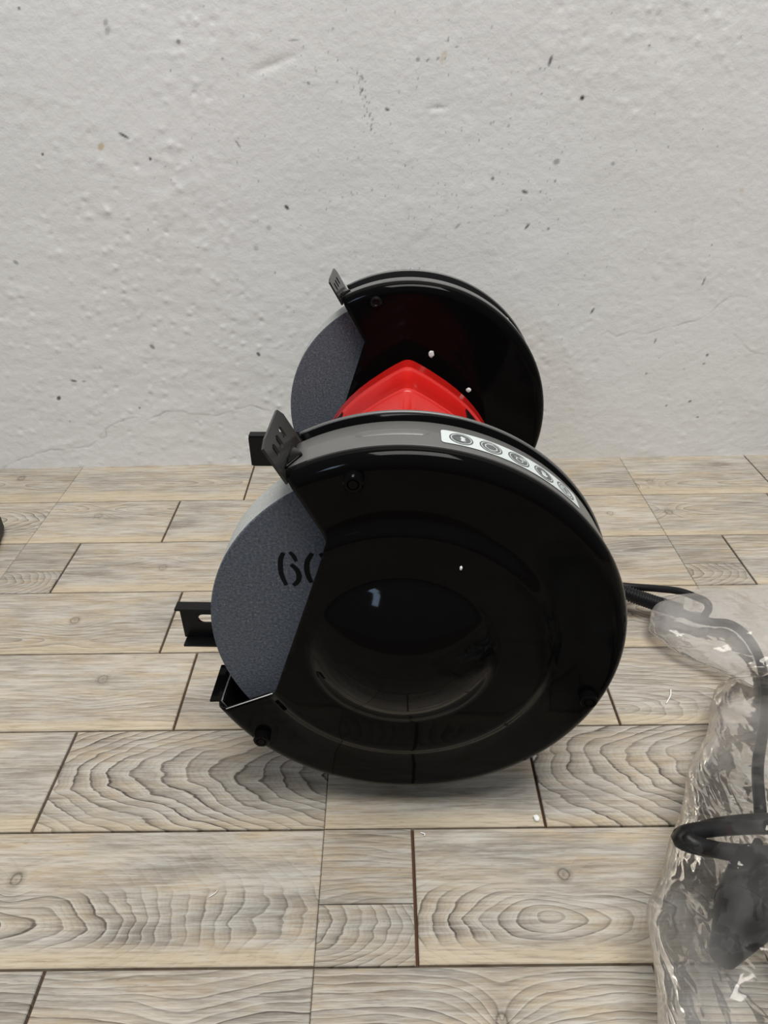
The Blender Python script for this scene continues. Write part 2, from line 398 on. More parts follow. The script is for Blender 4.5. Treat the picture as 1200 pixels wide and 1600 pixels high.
# ================================================================== WALL
def build_wall():
    d = .0011
    xs = np.concatenate([np.linspace(-1.5, -.58, 12, endpoint=False), np.arange(-.58, .58, d), np.linspace(.58, 1.5, 12)])
    zs = np.concatenate([np.arange(-.004, .52, d), np.linspace(.52, 1.9, 14)])
    nx, nz = len(xs), len(zs)
    rs = np.random.RandomState(11)
    fx = np.fft.fftfreq(nx)[None, :]; fz = np.fft.fftfreq(nz)[:, None]
    def G(sx, sz):                                     # smoothed random field, sigma in mm
        sx /= 1.1; sz /= 1.1
        g = np.fft.ifft2(np.fft.fft2(rs.randn(nz, nx)) * np.exp(-2 * PI ** 2 * ((fx * sx) ** 2 + (fz * sz) ** 2))).real
        return g / g.std()
    def blur(a, s): s /= 1.1; return np.fft.ifft2(np.fft.fft2(a) * np.exp(-2 * PI ** 2 * ((fx * s) ** 2 + (fz * s) ** 2))).real
    patch = np.clip(.55 + .45 * G(45, 45), .1, 1.4)
    h = .0007 * G(60, 60) + .00016 * G(14, 11) + .00010 * G(4.6, 3.2) * patch + .00007 * G(1.9, 1.6)
    # pimples and small pits in the paint
    imp = (rs.rand(nz, nx) < .0055) * rs.uniform(.2, 1, (nz, nx)) ** 2
    b = blur(imp, 1.9); h += .00105 * b / b.max() * patch
    imp = (rs.rand(nz, nx) < .00035) * rs.uniform(.4, 1, (nz, nx))
    b = blur(imp, 3.6); h += .0007 * b / b.max()
    imp = (rs.rand(nz, nx) < .0012) * rs.uniform(.2, 1, (nz, nx))
    b = blur(imp, 1.7); h -= .0009 * b / b.max() * patch
    XX, ZZ = np.meshgrid(xs, zs)
    speck = np.zeros((nz, nx)); crack = np.zeros((nz, nx)); ochre = np.zeros((nz, nx))
    def dot(px, py, r, elong=1.0, ang=0.0, amt=1.0, tgt=speck):
        x, z = on_wall(px, py); r *= .00064
        i0, i1 = np.searchsorted(xs, [x - 4 * r * elong, x + 4 * r * elong]); j0, j1 = np.searchsorted(zs, [z - 4 * r * elong, z + 4 * r * elong])
        if i1 <= i0 or j1 <= j0: return
        X = XX[j0:j1, i0:i1] - x; Z = ZZ[j0:j1, i0:i1] - z
        u = X * math.cos(ang) + Z * math.sin(ang); v = -X * math.sin(ang) + Z * math.cos(ang)
        q = np.sqrt((u / elong) ** 2 + v ** 2)
        val = amt * np.clip((r * 1.25 - q) / (r * .6), 0, 1)
        tgt[j0:j1, i0:i1] = np.maximum(tgt[j0:j1, i0:i1], val)
    for a in [(279, 65, 3, 1, 0, .6), (194, 212, 2, 4, -.5, .85), (67, 241, 2, 1, 0, .8), (235, 248, 2.2, 1, 0, .9), (448, 324, 2.6, 1.6, -.8, .95),
              (404, 553, 2.8, 1.4, -1, .9), (238, 542, 3, 1.6, -.8, .7), (115, 595, 2.2, 2.4, -.2, .8), (131, 596, 1.6, 2, 0, .5), (92, 622, 3.2, 1.4, .9, .9), (218, 638, 2, 1, 0, .7),
              (910, 153, 3, 1, 0, 1), (820, 300, 2.4, 2, -.4, .8), (770, 279, 2.6, 1, 0, .7), (870, 253, 4, 1.3, .5, .5), (868, 283, 2, 1, 0, .6), (860, 95, 2.2, 3, 1.3, .8), (824, 354, 1.8, 3, .9, .8), (857, 358, 2, 1, 0, .7),
              (715, 353, 2, 3, .8, .4), (1100, 440, 1.4, 5, 1.4, .7), (926, 486, 1.8, 3, 1.1, .8), (1105, 555, 2.2, 1.2, .4, .8), (1100, 568, 1.8, 1.5, .2, .5), (1078, 627, 2, 1.4, .3, .8), (1041, 634, 1.8, 1, 0, .7),
              (1090, 652, 2, 1, 0, .7), (1010, 584, 1.8, 1.2, 0, .6), (1024, 533, 1.6, 3, 1.4, .6), (1113, 383, 1.4, 1, 0, .6), (1015, 71, 1.6, 1, 0, .8), (605, 171, 2, 1.8, -.4, .8), (430, 426, 1.6, 1, 0, .7), (372, 225, 1.3, 5, -1, .6),
              (30, 13, 1.5, 1.5, 0, .7), (482, 130, 1.2, 2, -.3, .8), (460, 62, 1, 8, 0, .5), (520, 45, 1.6, 1, 0, .5), (165, 35, 3, 1.5, 1, .4), (168, 48, 3.5, 1.6, 1, .35), (420, 356, 4, 1, 0, .3), (400, 388, 4, 1, 0, .3),
              (348, 92, 1.2, 2, 0, .5), (668, 94, 1.4, 2, 1, .5), (714, 73, 1.2, 2, .3, .5), (684, 92, 1.4, 2, .7, .5), (653, 93, 2.8, 1, 0, .5), (700, 62, 1.2, 2.5, 1.4, .6), (795, 197, 2.2, 1, 0, .4), (958, 256, 3, 1, 0, .35), (25, 410, 3, 1.4, -.6, .5)]:
        dot(*a)
    dot(158, 229, 4, 1.5, .8, .8, ochre); dot(693, 88, 4, 2, 1.2, .4, ochre); dot(1160, 298, 3.5, 1, 0, .4, ochre)
    for i in range(26):                                # vertical chafe mark
        y = 105 + i * 4.1; dot(557 + (y - 105) * .24 + rs.uniform(-6, 6), y + rs.uniform(-2, 2), rs.uniform(.6, 1.5), rs.uniform(1, 2.2), 1.4 + rs.uniform(-.4, .4), rs.uniform(.35, .75))
    for i in range(420):                               # fine grime specks, thickest in the middle
        cx, cy, s = (690, 235, 150) if i < 260 else (430, 180, 130) if i < 320 else (760, 330, 300)
        px, py = rs.normal(cx, s), rs.normal(cy, s * .8)
        dot(px, py, rs.uniform(.55, 1.15), rs.uniform(1, 2), rs.uniform(1, 1.9), rs.uniform(.15, .55))
    def crackline(pts, w, amt, depth=.0005):
        P = [on_wall(*p) for p in pts]; fine = []
        for (a0, b0), (a1, b1) in zip(P, P[1:]):
            n = max(2, int(math.hypot(a1 - a0, b1 - b0) / .0009))
            for t in range(n):
                fine.append((a0 + (a1 - a0) * t / n, b0 + (b1 - b0) * t / n))
        for i, (x, z) in enumerate(fine):
            x += .0009 * noise.noise((i * .11, 3.3, w)); z += .0016 * noise.noise((i * .09, 7.7, w * 3))
            i0, i1 = np.searchsorted(xs, [x - 3 * w, x + 3 * w]); j0, j1 = np.searchsorted(zs, [z - 3 * w, z + 3 * w])
            if i1 <= i0 or j1 <= j0: continue
            q = np.hypot(XX[j0:j1, i0:i1] - x, ZZ[j0:j1, i0:i1] - z)
            a_ = amt * (.55 + .6 * noise.noise((i * .05, 1.1, 9)))
            crack[j0:j1, i0:i1] = np.maximum(crack[j0:j1, i0:i1], np.clip(a_ * np.exp(-(q / w) ** 2), 0, 1))
    crackline([(6, 731), (25, 720), (54, 711), (75, 703), (96, 702), (137, 698), (152, 690), (166, 682), (165, 671), (183, 661), (208, 653), (233, 656), (258, 645), (285, 643), (302, 648), (340, 650), (358, 645), (372, 639), (395, 635), (425, 643)], .0009, .9)
    crackline([(1168, 465), (1140, 464), (1120, 480), (1105, 494), (1090, 500), (1050, 510), (1020, 519), (1000, 523), (985, 519), (965, 525), (950, 519), (938, 524)], .0008, .75)
    crackline([(938, 540), (920, 551), (900, 566)], .0011, .3)
    crackline([(1148, 524), (1160, 536), (1172, 549), (1190, 553), (1204, 560)], .0010, .8)
    crackline([(870, 430), (890, 433), (915, 440), (935, 430)], .0008, .4)
    crackline([(640, 395), (665, 365), (690, 335), (698, 300)], .0022, .28)
    crackline([(1082, 395), (1080, 365), (1084, 335)], .0014, .3)
    h -= .0007 * crack
    for (p, q_, dep, w) in (((376, 122), (474, 82), .0012, .0035), ((640, 392), (672, 360), .0006, .006), ((668, 170), (705, 168), .0008, .002)):   # dragged trowel marks
        (a0, b0), (a1, b1) = on_wall(*p), on_wall(*q_)
        L2 = (a1 - a0) ** 2 + (b1 - b0) ** 2
        t = np.clip(((XX - a0) * (a1 - a0) + (ZZ - b0) * (b1 - b0)) / L2, 0, 1)
        q = np.hypot(XX - a0 - t * (a1 - a0), ZZ - b0 - t * (b1 - b0))
        h -= dep * np.exp(-(q / w) ** 2) * np.sin(PI * np.clip(t, .05, .95))
    fade = np.clip((.60 - np.abs(XX)) / .05, 0, 1) * np.clip((.54 - ZZ) / .04, 0, 1)
    h *= fade * .72
    co = np.empty((nz * nx, 3), dtype=np.float32)
    hh = h.ravel(); sx = XX.ravel()
    co[:, 0] = W0.x + WU.x * sx + WN.x * hh; co[:, 1] = W0.y + WU.y * sx + WN.y * hh; co[:, 2] = ZZ.ravel()
    j, i = np.meshgrid(np.arange(nz - 1), np.arange(nx - 1), indexing='ij')
    a = (j * nx + i).ravel(); quads = np.stack([a, a + 1, a + nx + 1, a + nx], 1).astype(np.int32)
    me = bpy.data.meshes.new('wall_back'); nf = len(quads)
    me.vertices.add(nz * nx); me.vertices.foreach_set('co', co.ravel())
    me.loops.add(nf * 4); me.loops.foreach_set('vertex_index', quads.ravel())
    me.polygons.add(nf); me.polygons.foreach_set('loop_start', np.arange(nf, dtype=np.int32) * 4)
    me.polygons.foreach_set('use_smooth', np.ones(nf, dtype=bool))
    me.update(calc_edges=True)
    for nm, arr in (('speck', speck), ('crack', crack), ('ochre', ochre)):
        me.attributes.new(nm, 'FLOAT', 'POINT').data.foreach_set('value', np.clip(arr, 0, 1).ravel().astype(np.float32))
    me.materials.append(M['wall'])
    o = bpy.data.objects.new('wall_back', me); COL.objects.link(o); o['kind'] = 'structure'
build_wall()

# ================================================================== BENCH GRINDER
grinder = thing('bench_grinder', 'red bench grinder with black wheel guards and grey grinding wheels on the plank floor', 'bench grinder', (GX, GY, 0), -PSI)
A0, A1 = math.radians(-154.7), math.radians(117.0)       # the guard is closed from A0 up to A1, open at the left
RK = .0762                                               # inner corner of the opening
def pol(r, a, y): return (r * math.cos(a), y, GZ + r * math.sin(a))
def guard_shell(profile_in, profile_out, y0, name, mat, parent, n1=150, n2=46):
    """pressed guard pan: profile_in(r) gives the face inside RK (all round, cut by the chord of the opening),
    profile_out = [(r, y)...] continues outward over the closed part"""
    vs, fs = [], []
    chord = RK * math.cos((2 * PI - (A1 - A0)) / 2); midang = (A1 + A0 + 2 * PI) / 2
    cols = [A0 + (A1 - A0) * i / n1 for i in range(n1 + 1)] + [A1 + (A0 + 2 * PI - A1) * i / n2 for i in range(1, n2)]
    ts = [i * .66 / 30 for i in range(31)] + [.665, .68, .76, .84, .90, .95, .965, .98, 1.0]
    NI = len(ts)
    for a in cols:
        solid_ = a <= A1 + 1e-9
        rm = RK if solid_ else chord / math.cos(a - midang)
        for t in ts:
            r = min(t * RK, rm)
            r = t * RK if solid_ else min(t * RK, rm - (1 - t) * .0002)
            vs.append(pol(r, a, y0 + profile_in(r)))
    nc = len(cols)
    for c in range(nc):
        c2 = (c + 1) % nc
        for k in range(NI - 1): fs.append((c * NI + k, c * NI + k + 1, c2 * NI + k + 1, c2 * NI + k))
    base = len(vs); NO = len(profile_out)
    for a in cols[:n1 + 1]:
        for r, y in profile_out: vs.append(pol(r, a, y0 + y))
    for c in range(n1):
        for k in range(NO - 1): fs.append((base + c * NO + k, base + c * NO + k + 1, base + (c + 1) * NO + k + 1, base + (c + 1) * NO + k))
    bm = bmesh.new(); bv = [bm.verts.new(v) for v in vs]
    for f in fs:
        try: bm.faces.new([bv[i] for i in f])
        except ValueError: pass
    bmesh.ops.remove_doubles(bm, verts=bm.verts, dist=.00015)
    bmesh.ops.dissolve_degenerate(bm, edges=bm.edges, dist=1e-5)
    bmesh.ops.recalc_face_normals(bm, faces=bm.faces)
    o = bmobj(name, bm, mat, parent, True); return o
def sector(name, r0, r1, prof, mat, parent, a0=A0, a1=A1, n=140, th=.0012, smooth=True):
    vs, fs = [], []; N = len(prof)
    for i in range(n + 1):
        a = a0 + (a1 - a0) * i / n
        for r, y in prof: vs.append(pol(r, a, y))
    for i in range(n):
        for k in range(N - 1): fs.append((i * N + k, i * N + k + 1, (i + 1) * N + k + 1, (i + 1) * N + k))
    o = obj(name, vs, fs, mat, parent, smooth)
    if th: solid(o, th)
    return o
def dome_slope(r):
    if r < .0440: return r / math.sqrt(.070 ** 2 - r * r)
    return .0440 / math.sqrt(.070 ** 2 - .0440 ** 2) * max(0, (.0505 - r) / .0065)
def dome(r):
    if r < .0505:                                        # round cap that runs out in a soft fillet
        n = 60; return -.0035 - sum(dome_slope(r + (.0505 - r) * (i + .5) / n) for i in range(n)) * (.0505 - r) / n
    if r < .0725: return -.0035
    t = min(1, (r - .0725) / .0085); t = t * t * (3 - 2 * t)
    return -.0035 * (1 - t)
def flat(r): return 0.0
def fillet(r1, rad, y0=0, n=7):
    return [(r1 - rad + rad * math.sin(i / n * PI / 2), y0 + rad - rad * math.cos(i / n * PI / 2)) for i in range(n + 1)]
RB = .1128; FR = .0062
def bolt(px, py, y, parent, ln=.006, r=.0047):
    x, z = on_disc(px, py, y)
    vs, fs = lathe_y([(.0, y - ln), (r * .45, y - ln), (r * .5, y - ln + .0022), (r * .56, y - ln + .0022), (r * .58, y - ln), (r * .85, y - ln), (r, y - ln + .0008), (r, y - .0012), (r * 1.35, y - .0010), (r * 1.4, y), (0, y)], 18, x, GZ + z)
    o = obj('bolt', vs, fs, M['gloss'], parent); sharp(o); return o
def make_guard(y0, front):
    YB = .0345 if front else .024; YP = .0432
    root = guard_shell(dome if front else flat,
                       [(RK, dome(RK) if front else 0), (.079, dome(.079) if front else 0), (.081, 0), (.09, 0), (.100, 0), (RB - FR - .001, 0)] + fillet(RB, FR) ,
                       y0, 'wheel_guard', M['gloss'], grinder)
    solid(root, .0014, 1)
    band = sector('guard_band', 0, 0, [(RB, y0 + FR - .0002), (RB - .0001, y0 + .010), (RB - .0004, y0 + .02), (RB - .0014, y0 + YB)], [M['lit_enamel'], M['gloss']], root)
    band.modifiers['sheet'].material_offset = 1  # inner face stays plain black, without the painted-in light
    # back plate seen across the dark gap, with its rolled rim
    RP = .1126 if front else .1122
    vs, fs = [], []
    sector('back_plate', 0, 0, [(.030, y0 + YP), (.060, y0 + YP), (.09, y0 + YP), (RP - .0006, y0 + YP)], M['gloss'] if front else M['mark'], root)
    sector('flange_rim', 0, 0, [(RP - .0006, y0 + YP + .0001), (RP, y0 + YP + .0007), (RP, y0 + YP + .0016)], M['lit_enamel'], root)  # rim lit from above: same grey with the light painted in
    sector('gap_shade_ring', 0, 0, [(.1045, y0 + YB - .004), (.1045, y0 + YP)], M['mark'], root)  # matte black strip added to colour in the shade of the gap
    # spark deflector: a slotted plate standing out of the upper end of the opening
    a = math.radians(118.0); rd = Vector((math.cos(a), 0, math.sin(a))); nn = Vector((-math.sin(a), 0, math.cos(a)))
    ya, yb = y0 + .0015, y0 + .0440; r0, r1 = .1092, .1300
    bm = bmesh.new()
    us = [0, .10, .30, .70, .90, 1.0]
    # grid with three radial slots left open
    ycut = [ya]; 
    w = (yb - ya); slots = [.24, .45, .66]; hw = .055
    for s_ in slots: ycut += [ya + w * (s_ - hw), ya + w * (s_ + hw)]
    ycut += [yb]
    rcut = [r0, r0 + .0092, r0 + .0104, r0 + .0150, r0 + .0162, r1]
    cc = .0035
    grid = {}
    for i, yy in enumerate(ycut):
        for k, rr in enumerate(rcut):
            ry, rq = yy, rr
            if k == 5 and i == 0: rq = rr - .0012
            if k == 5 and i == len(ycut) - 1: rq = rr - .0045; 
            if k == 1 and i % 2 == 1 and 0: pass
            grid[i, k] = bm.verts.new(Vector((0, ry, GZ)) + rd * rq)
    ex = bm.verts.new(Vector((0, yb - .0038, GZ)) + rd * r1)
    for i in range(len(ycut) - 1):
        slot = (i % 2 == 1)
        for k in range(5):
            q = [grid[i, k], grid[i + 1, k], grid[i + 1, k + 1], grid[i, k + 1]]
            if slot and k in (1, 2, 3):
                # rounded slot ends: keep small corner triangles
                mid = ycut[i] * .5 + ycut[i + 1] * .5
                if k == 2: continue
                if k == 1:
                    c = bm.verts.new(Vector((0, mid, GZ)) + rd * rcut[1])
                    bm.faces.new([grid[i, 1], c, grid[i, 2]]); bm.faces.new([c, grid[i + 1, 1], grid[i + 1, 2]])
                if k == 3:
                    c = bm.verts.new(Vector((0, mid, GZ)) + rd * rcut[4])
                    bm.faces.new([grid[i, 3], c, grid[i, 4]]); bm.faces.new([c, grid[i + 1, 3], grid[i + 1, 4]])
                continue
            if i == len(ycut) - 2 and k == 4: q.insert(3, ex)
            bm.faces.new(q)
    bmesh.ops.recalc_face_normals(bm, faces=bm.faces)
    tab = bmobj('spark_deflector', bm, M['tab'], root); solid(tab, .0013)
    vs, fs = [], []                                       # tapering black plate lapped over the end of the band
    for i in range(7):
        aa = math.radians(117.6 - i * .62); rr = RB + .0009
        lo, hi = y0 + .008 + i * .0012, y0 + .030 - i * .0022
        vs += [pol(rr, aa, lo), pol(rr, aa, hi)]
    fs = [(2 * i, 2 * i + 1, 2 * i + 3, 2 * i + 2) for i in range(6)]
    ft = obj('band_end_plate', vs, fs, M['gloss'], root, True); solid(ft, .0012)
    # flared lip at the lower end of the band
    vs, fs = [], []
    for r, da in ((RB - .0008, 1.0), (RB + .0025, -.3), (RB + .0065, -1.0)):
        for y in (y0 + .0065, y0 + .020, y0 + YB): vs.append(pol(r, A0 + math.radians(da), y))
    fs = [(i * 3 + k, i * 3 + k + 1, i * 3 + k + 4, i * 3 + k + 3) for i in range(2) for k in range(2)]
    lp = obj('guard_lip', vs, fs, M['gloss'], root); solid(lp, .0012)
    if front:
        for p in ((553, 747), (411, 1146), (917, 1085)): bolt(*p, y0, root)
        # bare steel line along the cut edges of the opening
        for (ra, aa, rb2, ab, ww) in ((.0775, A0, .1075, A0, .0007),):
            p, q_ = Vector(pol(ra, aa, y0 - .0012 - .0004)), Vector(pol(rb2, aa, y0 - .0016))
            vs, fs = tube_data([p, p.lerp(q_, .5), q_], .0003, 6); obj('cut_edge', vs, fs, M['edge'], root, True)
    else:
        x, z = on_disc(588, 471, y0)
        vs, fs = lathe_y([(.0045, y0), (.0045, y0 - .002), (.0028, y0 - .003), (.0022, y0 - .0022), (0, y0 - .0022)], 16, x, GZ + z); o = obj('bolt', vs, fs, M['bracket'], root); sharp(o)
        x, z = on_disc(790, 500, y0 + YP)
        vs, fs = lathe_y([(.0026, y0 + YP), (.0026, y0 + YP - .004), (.0016, y0 + YP - .0052), (0, y0 + YP - .0055)], 14, x, GZ + z); obj('rivet', vs, fs, M['edge'], root, True)
        # outer cover on the far side
        sector('outer_cover', 0, 0, [(.030, y0 + .066), (.046, y0 + .050), (.048, y0 + .049), (.11, y0 + .0475)], M['gloss'], root)
    # pressed rib along the top of the band
    vs, fs = [], []
    ra, rb_ = (math.radians(83.5), math.radians(101.5)); yc = y0 + (.0215 if front else .013)
    N = 36; pr = [(-.0034, 0), (-.0026, .0007), (-.0010, .0010), (.0010, .0010), (.0026, .0007), (.0034, 0)]
    for i in range(N + 1):
        t = i / N; aa = ra + (rb_ - ra) * t; e = min(1, min(t, 1 - t) * 9) ** .5
        for dy_, dr in pr: vs.append(pol(RB - .0001 + dr * e, aa, yc + dy_ * (.25 + .75 * e)))
    fs = [(i * 6 + k, i * 6 + k + 1, i * 6 + k + 7, i * 6 + k + 6) for i in range(N) for k in range(5)]
    obj('pressed_rib', vs, fs, M['lit_enamel'], root, True)
    return root
REAR = .2759
g_front = make_guard(0.0, True)
g_rear = make_guard(REAR, False)

# safety sticker with five pictograms, printed on a film that follows the band
def make_sticker(parent):
    vs, fs, fm = [], [], []
    rr = RB + .00075
    def put(a_mm, y_mm, lift):                            # arc length in mm from the left end, y in mm across
        ang = math.radians(81.2) - (a_mm * .001) / RB
        r = rr + lift - .0009 * max(0, (y_mm + 8.5) / 36)
        return pol(r, ang, (19.6 + y_mm) * .001)
    def poly(pts, mi, lift):
        b = len(vs); vs.extend(put(a, y, lift) for a, y in pts); fs.append(tuple(range(b, b + len(pts)))); fm.append(mi)
    def strip(a0, a1, y0, y1, mi, lift):
        n = max(1, int((a1 - a0) / 1.2))
        for i in range(n):
            p, q = a0 + (a1 - a0) * i / n, a0 + (a1 - a0) * (i + 1) / n
            poly([(p, y0), (q, y0), (q, y1), (p, y1)], mi, lift)
    L = 75.0; W = 6.6
    strip(1.6, L - 1.6, -W, W, 0, 0)
    for s_ in (0, 1):
        pts = [(1.6, -W)] + [(1.6 - 1.6 * math.sin(t), -W + 1.6 - 1.6 * math.cos(t)) for t in (.5, 1.0, 1.57)] + [(1.6 - 1.6 * math.cos(t), W - 1.6 + 1.6 * math.sin(t)) for t in (0, .5, 1.0, 1.57)]
        poly([(L - a if s_ else a, y) for a, y in pts], 0, 0)
    def ell(ca, cy, ra, ry, n=28): return [(ca + ra * math.cos(2 * PI * i / n), cy + ry * math.sin(2 * PI * i / n)) for i in range(n)]
    def ring(ca, cy, r0, r1, mi, lift, n=28):
        A, B = ell(ca, cy, r0, r0, n), ell(ca, cy, r1, r1, n)
        for i in range(n): poly([A[i], B[i], B[(i + 1) % n], A[(i + 1) % n]], mi, lift)
    def disc(ca, cy, r, mi, lift, sy=1.0):
        P = ell(ca, cy, r, r * sy)
        for i in range(0, len(P), 1): poly([(ca, cy), P[i], P[(i + 1) % len(P)]], mi, lift)
    cs = [9.3, 23.6, 37.9, 52.2, 66.3]; R = 5.7
    e1, e2, e3 = .00006, .00012, .00018
    for c in cs[:4]:
        disc(c, 0, R, 1, e1); ring(c, 0, R * .79, R * .86, 0, e2)
    ring(cs[4], 0, R * .84, R, 1, e1); ring(cs[4], 0, R * .62, R * .72, 1, e1)
    c = cs[0]                                             # face with round goggles, half white
    for sy in (-1, 1):
        disc(c + .9, sy * 1.35, 1.3, 0, e2)
    poly([(c + .0, -2.5), (c + .6, -2.5), (c + .6, 2.5), (c + .0, 2.5)], 0, e2)
    ring(c - .5, 0, 2.6, 3.0, 1, e3)
    c = cs[1]                                             # head in ear defenders: open octagon outline
    P = [(c + 3.3 * math.cos(t), 3.3 * math.sin(t)) for t in [PI / 8 + i * PI / 4 for i in range(8)]]
    Q = [(c + 2.8 * math.cos(t), 2.8 * math.sin(t)) for t in [PI / 8 + i * PI / 4 for i in range(8)]]
    for i in range(8): poly([Q[i], P[i], P[(i + 1) % 8], Q[(i + 1) % 8]], 0, e2)
    for sy in (-1, 1): poly([(c - 1.2, sy * 2.9), (c + 1.2, sy * 2.9), (c + 1.2, sy * 3.4), (c - 1.2, sy * 3.4)], 0, e3)
    c = cs[2]                                             # head in profile with a dust mask
    disc(c + .2, -.6, 2.0, 0, e2); disc(c + .2, -.6, 1.5, 1, e3)
    for i in range(4): poly([(c + .9 + i * .75, .2), (c + 1.25 + i * .75, .2), (c + 1.25 + i * .75, 2.9), (c + .9 + i * .75, 2.9)], 0, e3)
    poly([(c - 2.4, 1.0), (c + 2.9, 1.0), (c + 2.9, 1.35), (c - 2.4, 1.35)], 0, e3)
    c = cs[3]                                             # glove
    poly([(c - 1.5, -2.6), (c + 1.2, -2.6), (c + 1.2, -.2), (c - 1.5, -.2)], 0, e2)
    for i in range(4): poly([(c - 1.5 + i * .72, -.4), (c - .98 + i * .72, -.4), (c - .98 + i * .72, 2.6 - .4 * abs(i - 1.5)), (c - 1.5 + i * .72, 2.6 - .4 * abs(i - 1.5))], 0, e2)
    poly([(c + 1.1, -1.6), (c + 2.4, -.4), (c + 2.0, .3), (c + 1.1, -.5)], 0, e2)
    c = cs[4]                                             # open book and eye lines
    for k in (-1, 0, 1): poly([(c - 2.4, k * 1.4 - .32), (c + 2.4, k * 1.4 - .32 + .6), (c + 2.4, k * 1.4 + .32 + .6), (c - 2.4, k * 1.4 + .32)], 1, e1)
    poly([(c - .4, -2.6), (c + .4, -2.6), (c + .4, 2.6), (c - .4, 2.6)], 1, e2)
    o = obj('safety_sticker', vs, fs, [M['white_print'], M['grey_print']], parent, False, fm)
    o['label'] = 'white sticker with five grey round safety symbols'
    return o
make_sticker(g_front)

# grinding wheels
def make_wheel(y0, y1):
    R = .101
    prof = [(0, y0), (.03, y0), (.07, y0), (R - .0006, y0), (R, y0 + .0006), (R, y1 - .0006), (R - .0006, y1), (.03, y1), (0, y1)]
    vs, fs = lathe_y(prof, 140, 0, GZ)
    fm = []
    for i in range(len(prof) - 1): fm += [1 if i in (4,) else 0] * 140
    o = obj('grinding_wheel', vs, fs, [M['grit_face'], M['grit_rim']], grinder, False, fm); sharp(o, 30); return o
w1 = make_wheel(.0100, .0345); w2 = make_wheel(REAR + .0110, REAR + .0365)
# stencilled number 60 on the front wheel
def stroke(pts, wd, vs, fs, y):
    P = [Vector((*on_disc(px, py, .0100),)) for px, py in pts]
    P = [Vector((p.x, p.y, 0)) for p in P]; P = smooth_path(P, 5); b = len(vs); n = len(P)
    for i, p in enumerate(P):
        tg = (P[min(i + 1, n - 1)] - P[max(i - 1, 0)]).normalized(); nr = Vector((-tg.y, tg.x, 0))
        w = wd * (.62 + .38 * math.sin(PI * (.15 + .7 * i / (n - 1)))) / 2
        for s_ in (-1, 1):
            q = p + nr * (w * s_); vs.append((q.x, y, GZ + q.y))
    for i in range(n - 1): fs.append((b + 2 * i, b + 2 * i + 1, b + 2 * i + 3, b + 2 * i + 2))
vs, fs = [], []
z75 = lambda l: [(380 + a / 7.5, 780 + b / 7.5) for a, b in l]
for l, w in (([(470, 625), (440, 700), (437, 790), (450, 880), (505, 1005)], .0026), ([(545, 618), (590, 665), (622, 728)], .0022), ([(560, 765), (625, 820), (655, 895), (640, 960), (590, 1010)], .0027),
             ([(808, 632), (755, 720), (745, 810), (765, 900), (800, 975)], .0028), ([(905, 632), (965, 720), (978, 810), (958, 900), (915, 985)], .0028)):
    stroke(z75(l), w, vs, fs, .0100 - .00012)
o = obj('grit_number', vs, fs, M['mark'], w1); o['label'] = 'black stencilled number 60'

# tool rests: slotted steel channels beside the wheels
def make_rest(xL, xR, zT, zB, yweb, ydir, dep, parent, slot):
    bm = bmesh.new(); t = .0014; z0, z1 = GZ + zB, GZ + zT
    ys = sorted((yweb, yweb + ydir * dep)); yw = sorted((yweb, yweb - ydir * t))
    box_bm(bm, xL, xR, ys[0], ys[1], z1 - t, z1)
    box_bm(bm, xL + .001, xR, ys[0], ys[1], z0, z0 + t)
    if slot:
        sx, sz, sr = slot
        zc = GZ + sz
        box_bm(bm, xL, sx - sr, yw[0], yw[1], z0 + t, z1 - t)
        box_bm(bm, sx - sr, xR, yw[0], yw[1], zc + sr, z1 - t); box_bm(bm, sx - sr, xR, yw[0], yw[1], z0 + t, zc - sr)
        # rounded slot end
        for yy in (yw[0],):
            for sgn in (1, -1):
                arc = [(sx - sr * math.sin(a), zc + sgn * sr * math.cos(a)) for a in [i * PI / 12 for i in range(7)]]
                f0 = [bm.verts.new((x, yw[0], z)) for x, z in arc] + [bm.verts.new((sx - sr, yw[0], zc + sgn * sr))]
                f1 = [bm.verts.new((x, yw[1], z)) for x, z in arc] + [bm.verts.new((sx - sr, yw[1], zc + sgn * sr))]
                bm.faces.new(f0); bm.faces.new(f1[::-1])
                for i in range(6): bm.faces.new((f0[i], f0[i + 1], f1[i + 1], f1[i]))
    else: box_bm(bm, xL, xR, yw[0], yw[1], z0 + t, z1 - t)
    bmesh.ops.recalc_face_normals(bm, faces=bm.faces)
    return bmobj('tool_rest', bm, M['bracket'], parent)
tx, tz = on_disc(272, 952, .044); bx, bz = on_disc(281, 1010, .044)
sx, sz = on_disc(317, 967, .051)
make_rest(tx, -.050, tz, bz, .051, -1, .007, grinder, (sx + .0005, sz, .0034))
x2, z2 = on_disc(388, 681, REAR - .016); x3, z3 = on_disc(393, 728, REAR - .016)
make_rest(x2, -.050, z2, z3, REAR - .016, 1, .008, grinder, None)

